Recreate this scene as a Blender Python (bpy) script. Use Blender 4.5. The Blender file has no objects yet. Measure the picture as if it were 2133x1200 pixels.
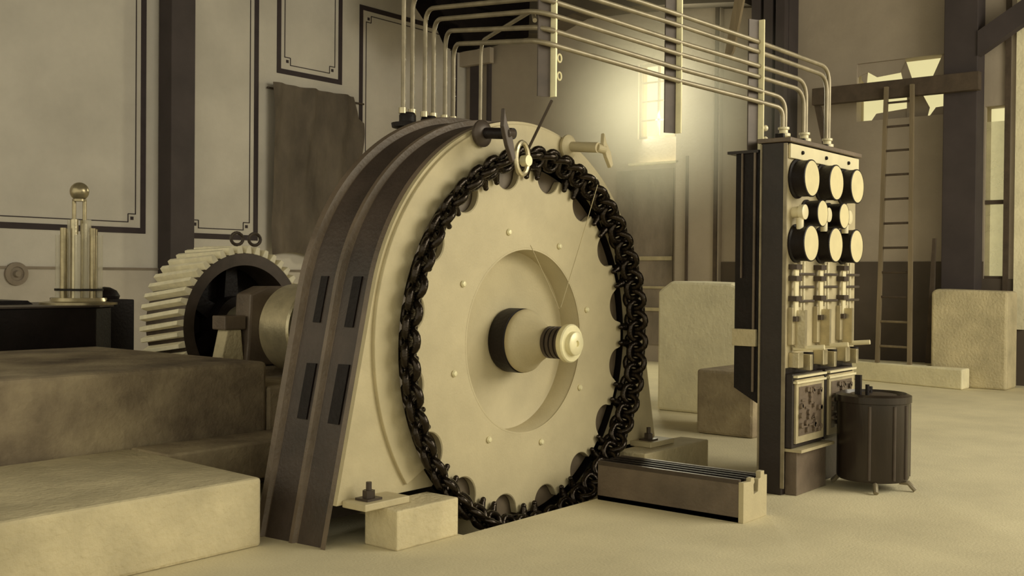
import bpy, bmesh, math, random
from mathutils import Vector, Matrix, Quaternion
random.seed(7)
S = bpy.context.scene
C = S.collection
PI = math.pi
rad = math.radians

# ------------------------------------------------------------------ camera
FPX = 2245.0
fw = Vector((math.cos(rad(39)), math.sin(rad(39)), 0))
rt = Vector((math.sin(rad(39)), -math.cos(rad(39)), 0))
up = Vector((0, 0, 1))
pp, rr = rad(-0.64), rad(0.5)
Fv = fw*math.cos(pp) + up*math.sin(pp)
Uv = -fw*math.sin(pp) + up*math.cos(pp)
Rv = rt*math.cos(rr) + Uv*math.sin(rr)
Uv = -rt*math.sin(rr) + Uv*math.cos(rr)
Uv = Rv.cross(Fv)
cd = bpy.data.cameras.new('camera')
cd.sensor_width = 36.0
cd.lens = 36.0*FPX/2133.0
cd.clip_start = 0.05
cd.clip_end = 200
cam = bpy.data.objects.new('camera', cd)
C.objects.link(cam)
m = Matrix.Identity(4)
for i in range(3):
    m[i][0] = Rv[i]; m[i][1] = Uv[i]; m[i][2] = -Fv[i]
m[2][3] = 1.5
cam.matrix_world = m
S.camera = cam

# ------------------------------------------------------------------ world, light, exposure
w = bpy.data.worlds.new('world'); S.world = w
w.use_nodes = True
bg = w.node_tree.nodes['Background']
bg.inputs[0].default_value = (1.0, 0.92, 0.68, 1)
bg.inputs[1].default_value = 1.12


def area(name, loc, target, sx, sy, energy, col):
    d = bpy.data.lights.new(name, 'AREA')
    d.shape = 'RECTANGLE'; d.size = sx; d.size_y = sy
    d.energy = energy; d.color = col
    o = bpy.data.objects.new(name, d); C.objects.link(o)
    o.location = loc
    o.rotation_euler = (Vector(target) - Vector(loc)).to_track_quat('-Z', 'Y').to_euler()
    return o


area('hall_window_light', (10.5, -4.5, 5.0), (6.5, 6.0, 0.8), 7.0, 4.0, 700, (1.0, 0.93, 0.74))
S.view_settings.view_transform = 'Standard'
S.view_settings.look = 'None'
S.view_settings.gamma = 1
S.view_settings.use_curve_mapping = False
S.view_settings.exposure = -0.04


# ------------------------------------------------------------------ materials
def lin(c):
    c /= 255.0
    return c/12.92 if c <= 0.04045 else ((c+0.055)/1.055)**2.4


def mat(name, rgb, rough=0.7, metal=0.0, var=0.12, scale=6.0, bump=0.0, bscale=40.0, rgb2=None, stretch=None, spec=0.5):
    mt = bpy.data.materials.new(name); mt.use_nodes = True
    nt = mt.node_tree; b = nt.nodes['Principled BSDF']
    b.inputs['Roughness'].default_value = rough
    b.inputs['Metallic'].default_value = metal
    b.inputs['Specular IOR Level'].default_value = spec
    tc = nt.nodes.new('ShaderNodeTexCoord')
    mp = nt.nodes.new('ShaderNodeMapping')
    if stretch: mp.inputs['Scale'].default_value = stretch
    nt.links.new(tc.outputs['Object'], mp.inputs['Vector'])
    n = nt.nodes.new('ShaderNodeTexNoise'); n.inputs['Scale'].default_value = scale
    n.inputs['Detail'].default_value = 6; n.inputs['Roughness'].default_value = 0.6
    nt.links.new(mp.outputs[0], n.inputs['Vector'])
    r = nt.nodes.new('ShaderNodeValToRGB')
    c = [lin(v) for v in rgb]
    lo = [v*(1-var) for v in c] if rgb2 is None else [lin(v) for v in rgb2]
    hi = [min(1, v*(1+var)) for v in c]
    r.color_ramp.elements[0].position = 0.33; r.color_ramp.elements[0].color = (*lo, 1)
    r.color_ramp.elements[1].position = 0.67; r.color_ramp.elements[1].color = (*hi, 1)
    nt.links.new(n.outputs['Fac'], r.inputs['Fac'])
    nt.links.new(r.outputs['Color'], b.inputs['Base Color'])
    if bump:
        n2 = nt.nodes.new('ShaderNodeTexNoise'); n2.inputs['Scale'].default_value = bscale
        n2.inputs['Detail'].default_value = 4
        nt.links.new(mp.outputs[0], n2.inputs['Vector'])
        bp = nt.nodes.new('ShaderNodeBump'); bp.inputs['Strength'].default_value = bump
        bp.inputs['Distance'].default_value = 0.02
        nt.links.new(n2.outputs['Fac'], bp.inputs['Height'])
        nt.links.new(bp.outputs[0], b.inputs['Normal'])
    return mt


M = {}
M['wall_pale'] = mat('wall_pale_plaster', (194, 188, 178), 0.9, 0, 0.10, 0.9, 0.15, 30)
M['wall_low'] = mat('wall_wainscot_plaster', (184, 176, 164), 0.9, 0, 0.10, 1.5, 0.15, 30)
M['wall_far'] = mat('wall_far_plaster', (166, 154, 138), 0.9, 0, 0.14, 0.6, 0.2, 20)
M['stripe'] = mat('painted_dark_stripe', (52, 42, 44), 0.8, 0, 0.15, 5)
M['floor'] = mat('concrete_floor', (216, 206, 172), 0.85, 0, 0.10, 1.2, 0.2, 60)
M['concrete'] = mat('rough_concrete', (196, 184, 150), 0.9, 0, 0.18, 2.5, 0.6, 30)
M['concrete_block'] = mat('stained_concrete', (168, 154, 126), 0.92, 0, 0.15, 1.3, 0.5, 25, rgb2=(88, 74, 62))
M['concrete_light'] = mat('pale_concrete', (240, 232, 198), 0.9, 0, 0.10, 3, 0.4, 25)
M['disc'] = mat('pale_painted_iron', (192, 180, 146), 0.55, 0, 0.07, 4, 0.12, 70)
M['plate'] = mat('pale_iron_plate', (188, 176, 142), 0.6, 0, 0.08, 5, 0.12, 60)
M['housing'] = mat('dark_painted_casting', (106, 93, 80), 0.42, 0, 0.25, 3, 0.2, 40)
M['groove'] = mat('groove_shade_tone', (66, 56, 50), 0.5, 0, 0.3, 3, 0.2, 40)  # channel shade as a colour darker than the casting
M['black'] = mat('black_iron', (26, 20, 20), 0.5, 0, 0.3, 6, 0.2, 40, spec=0.25)
M['near_black'] = mat('near_black_matte', (14, 10, 10), 0.95, 0, 0.3, 6, spec=0.05)  # even matte near-black for the overhead trolley
M['chain'] = mat('greasy_black_chain', (50, 43, 36), 0.2, 0.85, 0.3, 20, 0.2, 60, spec=0.8)
M['steel'] = mat('bright_steel', (196, 186, 156), 0.3, 0.7, 0.15, 10, 0.08, 50)
M['pipe'] = mat('dull_pipe', (146, 136, 114), 0.4, 0.35, 0.2, 8)
M['dark_steel'] = mat('dark_steel', (74, 64, 56), 0.45, 0.3, 0.2, 8)
M['teeth'] = mat('polished_teeth', (244, 236, 206), 0.4, 0.0, 0.1, 10)
M['cap'] = mat('white_metal', (232, 224, 184), 0.4, 0.2, 0.08, 10)
M['dial'] = mat('dial_paper', (214, 202, 158), 0.6, 0, 0.06, 8)
M['marble'] = mat('panel_marble', (176, 164, 132), 0.5, 0, 0.15, 6)
M['porcelain'] = mat('porcelain', (226, 216, 180), 0.3, 0, 0.05, 8)
M['cabinet'] = mat('dark_cabinet_paint', (40, 32, 30), 0.45, 0, 0.25, 3, 0.1, 30)
M['barrel'] = mat('dark_tank_paint', (48, 40, 34), 0.28, 0.2, 0.35, 3, 0.1, 30, stretch=(1, 1, 0.2))
M['column'] = mat('dark_column_paint', (64, 56, 56), 0.8, 0, 0.15, 2)
M['tarp'] = mat('grey_canvas', (130, 119, 106), 0.95, 0, 0.28, 2.0, 1.0, 5, stretch=(1, 1, 0.5))
M['wood'] = mat('weathered_wood', (128, 114, 90), 0.85, 0, 0.2, 8, 0.2, 30, stretch=(1, 1, 0.1))
M['wood_dark'] = mat('dark_wood', (78, 66, 54), 0.85, 0, 0.2, 6, 0.2, 30)
M['brass'] = mat('worn_nickel', (168, 156, 124), 0.3, 0.6, 0.2, 10)
M['ceiling'] = mat('ceiling_boards', (86, 78, 66), 0.9, 0, 0.2, 1)
M['wainscot_far'] = mat('dark_wainscot', (88, 78, 68), 0.9, 0, 0.15, 1.2)
M['pocket'] = mat('pocket_shade_tone', (98, 86, 70), 0.5, 0, 0.2, 5)  # darker than the disc: shade of the scooped pockets set as colour
M['blind'] = mat('frosted_pane', (226, 220, 184), 0.6)
M['blind'].node_tree.nodes['Principled BSDF'].inputs['Alpha'].default_value = .35
M['cord'] = mat('cord', (170, 158, 124), 0.8)


def glass(name, col, alpha=0.25, rough=0.1):
    mt = bpy.data.materials.new(name); mt.use_nodes = True
    b = mt.node_tree.nodes['Principled BSDF']
    b.inputs['Base Color'].default_value = (*col, 1)
    b.inputs['Roughness'].default_value = rough
    b.inputs['Alpha'].default_value = alpha
    return mt


gm = bpy.data.materials.new('window_glass'); gm.use_nodes = True
nt = gm.node_tree; nt.nodes.clear()
go = nt.nodes.new('ShaderNodeOutputMaterial'); gt = nt.nodes.new('ShaderNodeBsdfTransparent'); gg = nt.nodes.new('ShaderNodeBsdfGlossy'); gx = nt.nodes.new('ShaderNodeMixShader')
gt.inputs['Color'].default_value = (0.88, 0.86, 0.70, 1); gg.inputs['Roughness'].default_value = 0.2; gx.inputs[0].default_value = 0.05
nt.links.new(gt.outputs[0], gx.inputs[1]); nt.links.new(gg.outputs[0], gx.inputs[2]); nt.links.new(gx.outputs[0], go.inputs[0])
M['glass'] = gm
M['tube_glass'] = glass('sight_glass', (0.75, 0.7, 0.55), 0.45, 0.08)


# ------------------------------------------------------------------ geometry helpers
def obj(name, bm, m, parent=None, smooth=False, bevel=0.0):
    bmesh.ops.recalc_face_normals(bm, faces=bm.faces)
    me = bpy.data.meshes.new(name); bm.to_mesh(me); bm.free()
    if smooth:
        for p in me.polygons: p.use_smooth = True
    me.materials.append(M[m])
    o = bpy.data.objects.new(name, me); C.objects.link(o)
    if parent:
        o.parent = parent
        o.matrix_parent_inverse = parent.matrix_basis.inverted()
    if bevel:
        b = o.modifiers.new('b', 'BEVEL'); b.width = bevel; b.segments = 2; b.limit_method = 'ANGLE'
    if smooth:
        e = o.modifiers.new('e', 'EDGE_SPLIT'); e.split_angle = rad(40)
    return o


def tag(o, label, cat, group=None, kind=None):
    o['label'] = label; o['category'] = cat
    if group: o['group'] = group
    if kind: o['kind'] = kind
    return o


def thing(name, label, cat, loc=(0, 0, 0), group=None):
    o = bpy.data.objects.new(name, None); C.objects.link(o)
    o.empty_display_size = 0.1
    o.location = loc
    return tag(o, label, cat, group)


def struct(o):
    o['kind'] = 'structure'; return o


def N(): return bmesh.new()


def box(bm, x0, x1, y0, y1, z0, z1):
    vs = [bm.verts.new((x, y, z)) for x in (x0, x1) for y in (y0, y1) for z in (z0, z1)]
    for f in ((0, 1, 3, 2), (4, 6, 7, 5), (0, 4, 5, 1), (2, 3, 7, 6), (0, 2, 6, 4), (1, 5, 7, 3)):
        bm.faces.new([vs[i] for i in f])
    return bm


def prism(bm, pts, axis, a, b):
    """pts 2-D polygon; axis 'x': (y,z), 'y': (x,z), 'z': (x,y); extruded a..b"""
    def mk(p, v):
        return {'x': (v, p[0], p[1]), 'y': (p[0], v, p[1]), 'z': (p[0], p[1], v)}[axis]
    A = [bm.verts.new(mk(p, a)) for p in pts]; B = [bm.verts.new(mk(p, b)) for p in pts]
    bm.faces.new(A); bm.faces.new(B[::-1])
    n = len(pts)
    for i in range(n):
        bm.faces.new((A[i], A[(i+1) % n], B[(i+1) % n], B[i]))
    return bm


def lathe(bm, origin, axis, prof, seg=48):
    """prof = [(r, h)...] along axis"""
    ax = Vector(axis).normalized()
    t = Vector((0, 0, 1)) if abs(ax.z) < 0.9 else Vector((1, 0, 0))
    u = ax.cross(t).normalized(); v = ax.cross(u)
    o = Vector(origin)
    rings = []
    for r, h in prof:
        if r < 1e-6:
            rings.append([bm.verts.new(o + ax*h)])
        else:
            rings.append([bm.verts.new(o + ax*h + (u*math.cos(2*PI*i/seg) + v*math.sin(2*PI*i/seg))*r) for i in range(seg)])
    for a, b in zip(rings[:-1], rings[1:]):
        for i in range(seg):
            j = (i+1) % seg
            if len(a) == 1 and len(b) == 1: continue
            if len(a) == 1: bm.faces.new((a[0], b[i], b[j]))
            elif len(b) == 1: bm.faces.new((a[i], b[0], a[j]))
            else: bm.faces.new((a[i], b[i], b[j], a[j]))
    return bm


def cyl(bm, p0, p1, r0, r1=None, seg=16):
    r1 = r0 if r1 is None else r1
    p0 = Vector(p0); p1 = Vector(p1)
    return lathe(bm, p0, p1-p0, [(0, 0), (r0, 0), (r1, (p1-p0).length), (0, (p1-p0).length)], seg)


def ball(bm, c, r, seg=16):
    return lathe(bm, c, (0, 0, 1), [(r*math.sin(PI*i/10), -r*math.cos(PI*i/10)) for i in range(11)], seg)


def fillet(pts, r=0.1, n=6):
    pts = [Vector(p) for p in pts]
    out = [pts[0]]
    for a, b, c in zip(pts[:-2], pts[1:-1], pts[2:]):
        d1 = (a-b); d2 = (c-b)
        k = min(r, d1.length*0.45, d2.length*0.45)
        s = b + d1.normalized()*k; e = b + d2.normalized()*k
        for i in range(n+1):
            t = i/n
            out.append(s*(1-t)**2 + b*2*t*(1-t) + e*t*t)
    out.append(pts[-1])
    return out


def tube(bm, pts, r, seg=8, closed=False, flat=None):
    pts = [Vector(p) for p in pts]
    n = len(pts)
    rings = []
    prev = None
    for i in range(n):
        if closed: d = pts[(i+1) % n] - pts[i-1]
        else: d = pts[min(i+1, n-1)] - pts[max(i-1, 0)]
        d.normalize()
        if prev is None:
            t = Vector((0, 0, 1)) if abs(d.z) < 0.9 else Vector((1, 0, 0))
            u = d.cross(t).normalized()
        else:
            u = (prev - d*prev.dot(d)).normalized()
        prev = u
        v = d.cross(u)
        rings.append([bm.verts.new(pts[i] + u*math.cos(2*PI*k/seg)*r + v*math.sin(2*PI*k/seg)*r) for k in range(seg)])
    rng = range(n) if closed else range(n-1)
    for i in rng:
        a, b = rings[i], rings[(i+1) % n]
        for k in range(seg):
            l = (k+1) % seg
            bm.faces.new((a[k], a[l], b[l], b[k]))
    if not closed:
        bm.faces.new(rings[0][::-1]); bm.faces.new(rings[-1])
    return bm


# ================================================================== THE SETTING
# floor with the wheel pit
YA, XB = 14.6, 16.5
b = N()
px0, px1, py0, py1 = 4.66, 6.60, 4.12, 5.30
for (x0, x1, y0, y1) in ((-4, px0, -6, YA), (px1, XB, -6, YA), (px0, px1, -6, py0), (px0, px1, py1, YA)):
    box(b, x0, x1, y0, y1, -0.9, 0.0)
box(b, px0, px1, py0, py1, -0.9, -0.6)
struct(obj('floor', b, 'floor'))

# left wall (long, pale, painted panels)
b = N(); box(b, -4, XB+0.3, YA, YA+0.3, 1.57, 8.0)
struct(obj('wall_left', b, 'wall_pale'))
b = N(); box(b, -4, XB+0.3, YA-0.012, YA+0.3, 0, 1.57)
struct(obj('wall_left_wainscot', b, 'wall_low'))
b = N(); box(b, -4, XB, YA-0.035, YA-0.012, 1.54, 1.575)
struct(obj('trim_1', b, 'tarp'))


def frame(n, x0, x1, z0, z1, corners):
    b = N()
    t, y0, y1 = 0.085, YA-0.012, YA+0.01
    for (a0, a1, c0, c1) in ((x0, x1, z0, z0+t), (x0, x1, z1-t, z1), (x0, x0+t, z0+t, z1-t), (x1-t, x1, z0+t, z1-t)):
        box(b, a0, a1, y0, y1, c0, c1)
    t2, g = 0.014, 0.16
    X0, X1, Z0, Z1 = x0+g, x1-g, z0+g, z1-g
    s = 0.13
    for (a0, a1, c0, c1) in ((X0+s, X1-s, Z0, Z0+t2), (X0+s, X1-s, Z1-t2, Z1), (X0, X0+t2, Z0+s, Z1-s), (X1-t2, X1, Z0+s, Z1-s)):
        box(b, a0, a1, y0+0.004, y1, c0, c1)
    for cx in (X0, X1):
        for cz in (Z0, Z1):
            dx = s if cx == X0 else -s
            dz = s if cz == Z0 else -s
            box(b, min(cx, cx+dx), max(cx, cx+dx), y0+0.004, y1, cz+dz-t2/2, cz+dz+t2/2)
            box(b, cx+dx-t2/2, cx+dx+t2/2, y0+0.004, y1, min(cz, cz+dz), max(cz, cz+dz))
            q = 0.025
            mx, mz = cx+dx/2, cz+dz/2
            box(b, mx-q, mx+q, y0+0.004, y1, mz-q, mz+q)
    struct(obj('trim_%d' % n, b, 'stripe'))


frame(2, 3.0, 9.19, 2.09, 7.4, 1)
frame(3, 9.84, 11.28, 2.05, 7.4, 1)
frame(4, 11.66, 13.12, 4.90, 7.4, 1)
frame(5, 13.54, 16.2, 2.05, 6.43, 1)

# far wall with window openings
wins = [(9.69, 10.48, 3.97, 5.32), (5.03, 6.46, 3.96, 4.86), (4.26, 4.54, 1.52, 4.02)]
b = N()
ys = sorted({-6.0, YA} | {v for w_ in wins for v in w_[:2]})
for y0, y1 in zip(ys[:-1], ys[1:]):
    zz = 0.0
    for (a, c, z0, z1) in wins:
        if a <= y0 and y1 <= c:
            box(b, XB, XB+0.3, y0, y1, zz, z0); zz = z1
    box(b, XB, XB+0.3, y0, y1, zz, 8.0)
struct(obj('wall_far', b, 'wall_far'))
b = N(); box(b, XB-.015, XB, -6, 8.8, 0, 1.52); box(b, XB-.015, XB, 4.54, 8.8, 1.52, 1.77)
struct(obj('wall_far_wainscot', b, 'wainscot_far'))
b = N(); box(b, -4, XB+0.3, -6, YA+0.3, 8.0, 8.2)
struct(obj('ceiling', b, 'ceiling'))

# window_1: tall glazed
w1 = bpy.data.objects.new('window_1', None); C.objects.link(w1); struct(w1); w1.location = (XB, 10.08, 3.97)
y0, y1, z0, z1 = wins[0]
b = N()
box(b, XB+.04, XB+.10, y0, y0+.05, z0, z1); box(b, XB+.04, XB+.10, y1-.05, y1, z0, z1)
box(b, XB+.04, XB+.10, y0, y1, z0, z0+.05); box(b, XB+.04, XB+.10, y0, y1, z1-.05, z1)
obj('window_frame', b, 'wood', w1)
b = N()
box(b, XB+.05, XB+.09, (y0+y1)/2-.018, (y0+y1)/2+.018, z0, z1)
for k in (1, 2, 3):
    zz = z0+(z1-z0)*k/4
    box(b, XB+.05, XB+.09, y0, y1, zz-.012, zz+.012)
obj('muntins', b, 'wood', w1)
b = N(); box(b, XB+.065, XB+.072, y0+.04, y1-.04, z0+.04, z1-.04)
obj('pane', b, 'glass', w1)
b = N(); box(b, XB-.12, XB+.04, y0-.12, y1+.12, 3.50, 3.535)
struct(obj('window_1_sill', b, 'cap'))
# boarded door / low window under it
d1 = bpy.data.objects.new('door_1', None); C.objects.link(d1); struct(d1); d1.location = (XB, 10.1, 0)
b = N(); box(b, XB-.03, XB, 9.72, 10.9, 0.3, 3.42)
obj('door_panel', b, 'tarp', d1)
b = N()
box(b, XB-.06, XB-.03, 9.72, 10.9, 1.80, 1.87); box(b, XB-.06, XB-.03, 9.72, 10.9, 1.30, 1.34)
box(b, XB-.06, XB-.03, 9.72, 10.9, 0.9, 0.96)
obj('door_rail', b, 'marble', d1)
# pilasters on the far wall
for i, (y0, y1, dx, mt) in enumerate(((8.78, 9.62, .12, 'wall_far'), (14.18, 14.42, .1, 'column'), (13.93, 13.98, .1, 'column'))):
    b = N(); box(b, XB-dx, XB, y0, y1, 0, 8.0)
    struct(obj('trim_%d' % (6+i), b, mt))
b = N(); box(b, XB-.16, XB-.12, 8.80, 8.86, 0, 8); box(b, XB-.16, XB-.12, 9.36, 9.40, 0, 3.6)
struct(obj('trim_9', b, 'wood_dark'))
b = N(); box(b, XB-.22, XB-.1, 13.8, 14.6, 5.72, 6.02)
struct(obj('trim_10', b, 'wall_far'))
b = N()
prism(b, [(YA, 6.0), (13.2, 6.15), (12.4, 6.05), (11.6, 6.3), (10.4, 6.25), (8.2, 6.0), (8.2, 8.0), (YA, 8.0)], 'x', XB-.5, XB)
struct(obj('trim_11', b, 'ceiling'))

# window_2 : broken, half boarded opening on the right
w2 = bpy.data.objects.new('window_2', None); C.objects.link(w2); struct(w2); w2.location = (XB, 5.7, 3.96)
bo_ = 0
for poly in ([(6.46, 4.90), (6.46, 4.66), (6.30, 4.72), (6.16, 4.63), (5.80, 4.66), (5.70, 4.9)],
             [(6.46, 4.90), (6.40, 4.60), (6.33, 4.52), (6.30, 4.9)],
             [(5.80, 4.9), (5.73, 4.83), (5.60, 4.45), (5.74, 4.42), (5.86, 4.9)],
             [(5.18, 4.9), (5.38, 4.45), (5.22, 4.46), (5.10, 4.55), (5.03, 4.52), (5.03, 4.9)],
             [(5.50, 4.33), (5.72, 4.33), (5.72, 3.94), (5.42, 3.94), (5.38, 4.1)],
             [(6.30, 3.94), (6.20, 4.08), (5.72, 4.12), (5.72, 3.94)],
             [(5.42, 3.94), (5.30, 4.10), (5.03, 4.12), (5.03, 3.94)]):
    bo_ = bo_ + .021; b = N(); prism(b, poly, 'x', XB+.02+bo_, XB+.038+bo_)
    obj('boarding', b, 'wall_far', w2)
b = N(); box(b, XB+.20, XB+.206, 5.03, 6.46, 3.96, 4.86)
obj('pane', b, 'glass', w2)
# window_3 : narrow tall window behind the column
w3 = bpy.data.objects.new('window_3', None); C.objects.link(w3); struct(w3); w3.location = (XB, 4.4, 1.5)
b = N()
box(b, XB+.02, XB+.08, 4.26, 4.54, 2.60, 2.66); box(b, XB+.02, XB+.08, 4.26, 4.54, 1.52, 1.56)
box(b, XB-.04, XB+.08, 4.20, 4.27, 1.3, 6.6)
obj('window_frame', b, 'wood_dark', w3)
b = N(); box(b, XB+.05, XB+.07, 4.26, 4.54, 1.52, 3.80)
obj('blind', b, 'blind', w3)
b = N(); box(b, XB+.09, XB+.096, 4.26, 4.54, 1.52, 4.02)
obj('pane', b, 'glass', w3)
# door frame at the right edge
d2 = bpy.data.objects.new('door_2', None); C.objects.link(d2); struct(d2); d2.location = (XB, 3.4, 0)
b = N(); box(b, XB-.05, XB, 3.98, 4.12, 0.8, 6.6); box(b, XB-.05, XB, 2.6, 3.98, 0.95, 1.08)
obj('door_frame', b, 'concrete_light', d2)
b = N(); box(b, XB-.03, XB, 2.6, 3.98, 1.08, 6.6)
obj('door_panel', b, 'tarp', d2)

# ================================================================== COLUMNS, BEAMS
b = N(); box(b, 9.40, 9.82, 14.25, YA-.012, 0, 8)
tag(obj('steel_column', b, 'column', bevel=.01), 'dark steel column against the pale panelled wall on the left', 'column')
b = N(); box(b, 16.14, XB, 4.56, 5.03, 0, 8)
tag(obj('steel_column', b, 'column', bevel=.01), 'dark column at the right with a diagonal brace and cross beam', 'column')
b = N()
for y in (7.45, 7.66, 7.87): box(b, 16.0, XB, y, y+.15, 0, 8)
box(b, 16.15, XB, 7.44, 8.04, 0, 8)
tag(obj('steel_column', b, 'column'), 'wide ribbed dark column rising behind the switchboard', 'column')
b = N(); box(b, 16.0, 16.14, 4.5, 6.98, 4.20, 4.46)
tag(obj('cross_beam', b, 'wood_dark', bevel=.01), 'dark horizontal beam crossing in front of the broken bright window', 'beam')
b = N(); prism(b, [(6.9, 4.2), (6.98, 4.2), (6.60, 2.5), (6.48, 2.5)], 'x', 16.1, 16.2)
tag(obj('brace', b, 'wood_dark'), 'thin dark strut slanting down from the left end of the cross beam', 'brace')
b = N(); prism(b, [(4.56, 4.70), (4.56, 5.05), (3.4, 5.75), (3.4, 5.42)], 'x', 16.12, 16.3)
tag(obj('brace', b, 'column'), 'dark diagonal brace reaching up from the right column to the frame edge', 'brace')
b = N()
prism(b, [(6.70, 7.6), (6.88, 7.6), (7.44, 4.70), (7.36, 4.66), (7.30, 4.76)], 'x', 14.0, 14.06)
tag(obj('hanging_strut', b, 'wood'), 'pale wooden strut hanging down from the roof behind the pipes', 'strut')

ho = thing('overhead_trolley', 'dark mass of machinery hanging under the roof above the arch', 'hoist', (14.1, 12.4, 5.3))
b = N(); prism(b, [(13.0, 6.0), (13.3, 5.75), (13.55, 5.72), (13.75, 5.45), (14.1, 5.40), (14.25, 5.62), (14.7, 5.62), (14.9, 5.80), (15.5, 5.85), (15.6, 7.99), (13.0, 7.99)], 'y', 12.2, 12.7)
obj('body', b, 'near_black', ho, bevel=.03)
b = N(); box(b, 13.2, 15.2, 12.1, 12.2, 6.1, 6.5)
obj('girder', b, 'near_black', ho)
# ================================================================== CURTAIN
b = N()
nx, nz = 46, 44
g = []
for j in range(nz+1):
    row = []
    for i in range(nx+1):
        u, v = i/nx, j/nz
        x = 11.45 + 1.85*u
        if u > .8: x += (u-.8)*5*(0.10*math.sin(v*9) + 0.10*v + (0.12 if v > .15 else 0))
        z = 4.70 - 2.88*v + .05*math.sin(u*7)*v
        y = YA - .17 - .035*math.sin(u*17+2*math.sin(v*3)) - .03*math.sin(u*31+v*6) - .025*math.sin(v*13+u*9) * v
        y -= .07*math.exp(-((u-.45-.05*math.sin(v*5))/.035)**2)*(1 if .3 < v < .75 else .3)
        row.append(b.verts.new((x, y, z)))
    g.append(row)
for j in range(nz):
    for i in range(nx):
        b.faces.new((g[j][i], g[j][i+1], g[j+1][i+1], g[j+1][i]))
bmesh.ops.solidify(b, geom=b.faces[:], thickness=.012)
cu = thing('curtain', 'wrinkled dark grey canvas sheet hung over the doorway in the left wall', 'curtain', (12.4, YA-.08, 1.6))
obj('sheet', b, 'tarp', cu, smooth=True)
b = N(); box(b, 11.43, 13.62, YA-.06, YA-.03, 4.60, 4.63)
obj('hanging_rail', b, 'wood_dark', cu)
b = N(); lathe(b, (7.2, YA-.012, 1.47), (0, -1, 0), [(0, 0), (.16, 0), (.16, .04), (.10, .05), (.09, .03), (.05, .03), (.04, .08), (0, .08)], 24)
tag(obj('wall_socket', b, 'tarp', smooth=True), 'small round fitting fixed low on the left wall near the frame edge', 'wall fitting')

# ================================================================== CONCRETE FOUNDATIONS
BY, BX = 6.22, 4.90
b = N(); box(b, -1.0, BX, BY, 8.5, 0, .872)
bl = tag(obj('foundation_block', b, 'concrete_block', bevel=.03), 'large stained concrete block in front of the black machine base', 'concrete block')
b = N(); box(b, -1.0, 3.74, 3.2, 6.19, 0, .38)
# vertical near edge of the slab
b.free(); b = N()
prism(b, [(-1.0, 4.79), (3.74, 4.79), (3.795, 5.75), (3.795, 6.19), (-1.0, 6.19)], 'z', 0, .38)
tag(obj('foundation_slab', b, 'concrete', bevel=.02), 'low pale concrete slab at the lower left in front of the high block', 'concrete slab')
b = N(); box(b, 3.80, 5.3, 5.78, 6.20, .14, .385)
tag(obj('foundation_ledge', b, 'concrete_block', bevel=.015), 'narrow concrete ledge at the foot of the block beside the wheel housing', 'ledge')
b = N()
prism(b, [(6.22, 0), (7.33, 0), (7.33, .76), (6.90, .76), (6.90, .69), (5.87+.35, .69)], 'x', BX+.01, 6.7)
box(b, BX+.01, 6.7, 8.05, 8.5, 0, .7)
box(b, BX+.01, 6.7, 7.33, 8.05, 0, .3)
tag(obj('gear_foundation', b, 'concrete_block', bevel=.02), 'concrete bed under the gear and coupling behind the housing', 'concrete bed')
b = N(); box(b, 4.14, 4.64, 4.14, 4.395, 0, .22)
tag(obj('bed_block', b, 'concrete', bevel=.01), 'pale concrete bed under the left foot of the wheel housing', 'concrete bed')
b = N(); box(b, 6.66, 7.6, 4.14, 4.395, 0, .22)
tag(obj('bed_block', b, 'concrete', bevel=.01), 'pale concrete bed under the right foot of the wheel housing', 'concrete bed')


def chamfer_block(name, x0, x1, y0, y1, h, c, m_, label):
    b = N()
    prism(b, [(y0, 0), (y1, 0), (y1, h-c*.9), (y1-c*1.3, h), (y0+c, h-.02), (y0, h-c*.6)], 'x', x0, x1)
    return tag(obj(name, b, m_, bevel=.03), label, 'concrete block')


chamfer_block('concrete_pillar', 10.5, 11.3, 5.34, 6.38, 1.46, .13, 'concrete_light', 'tall pale concrete block with cut corners standing between wheel and switchboard')
chamfer_block('concrete_pillar', 15.6, 16.13, 3.98, 4.99, 1.37, .05, 'concrete', 'tall grey concrete block beside the ladder at the right')
b = N(); box(b, 9.2, 10.0, 4.55, 5.15, 0, .62)
tag(obj('concrete_step', b, 'concrete_block', bevel=.03), 'low grey concrete block in front of the tall pale one', 'concrete block')
b = N()
prism(b, [(15.24, 4.45), (15.58, 4.45), (15.58, 5.05), (16.12, 5.05), (16.12, 7.42), (15.9, 7.42), (15.7, 6.1)], 'z', 0, .28)
tag(obj('platform', b, 'concrete_light', bevel=.02), 'low concrete platform under the foot of the ladder', 'platform')

# ladder
lad = thing('ladder', 'tall wooden ladder leaning on the far wall under the cross beam', 'ladder', (15.6, 5.5, .28))
A0, A1 = Vector((15.63, 5.76, .28)), Vector((15.97, 5.80, 4.36))
B0, B1 = Vector((15.56, 5.27, .28)), Vector((15.97, 5.42, 4.36))
for a, c in ((A0, A1), (B0, B1)):
    b = N(); q = .028
    vs = []
    for p in (a, c):
        for dx, dy in ((-q, -q), (q, -q), (q, q), (-q, q)): vs.append(b.verts.new(p+Vector((dx, dy, 0))))
    for f in ((0, 1, 2, 3), (4, 5, 6, 7), (0, 1, 5, 4), (1, 2, 6, 5), (2, 3, 7, 6), (3, 0, 4, 7)): b.faces.new([vs[i] for i in f])
    obj('rail', b, 'wood', lad)
for k in range(11):
    t = .06 + k*.088
    b = N(); cyl(b, A0.lerp(A1, t), B0.lerp(B1, t), .017, seg=8)
    obj('rung', b, 'wood_dark' if k > 1 else 'wood', lad)  # lowest rungs use the paler wood: their lit tone is in the colour
b = N(); prism(b, [(4.78, .28), (4.86, .28), (4.80, 2.0), (4.77, 2.0)], 'x', 15.62, 15.68)
b.free()
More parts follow.
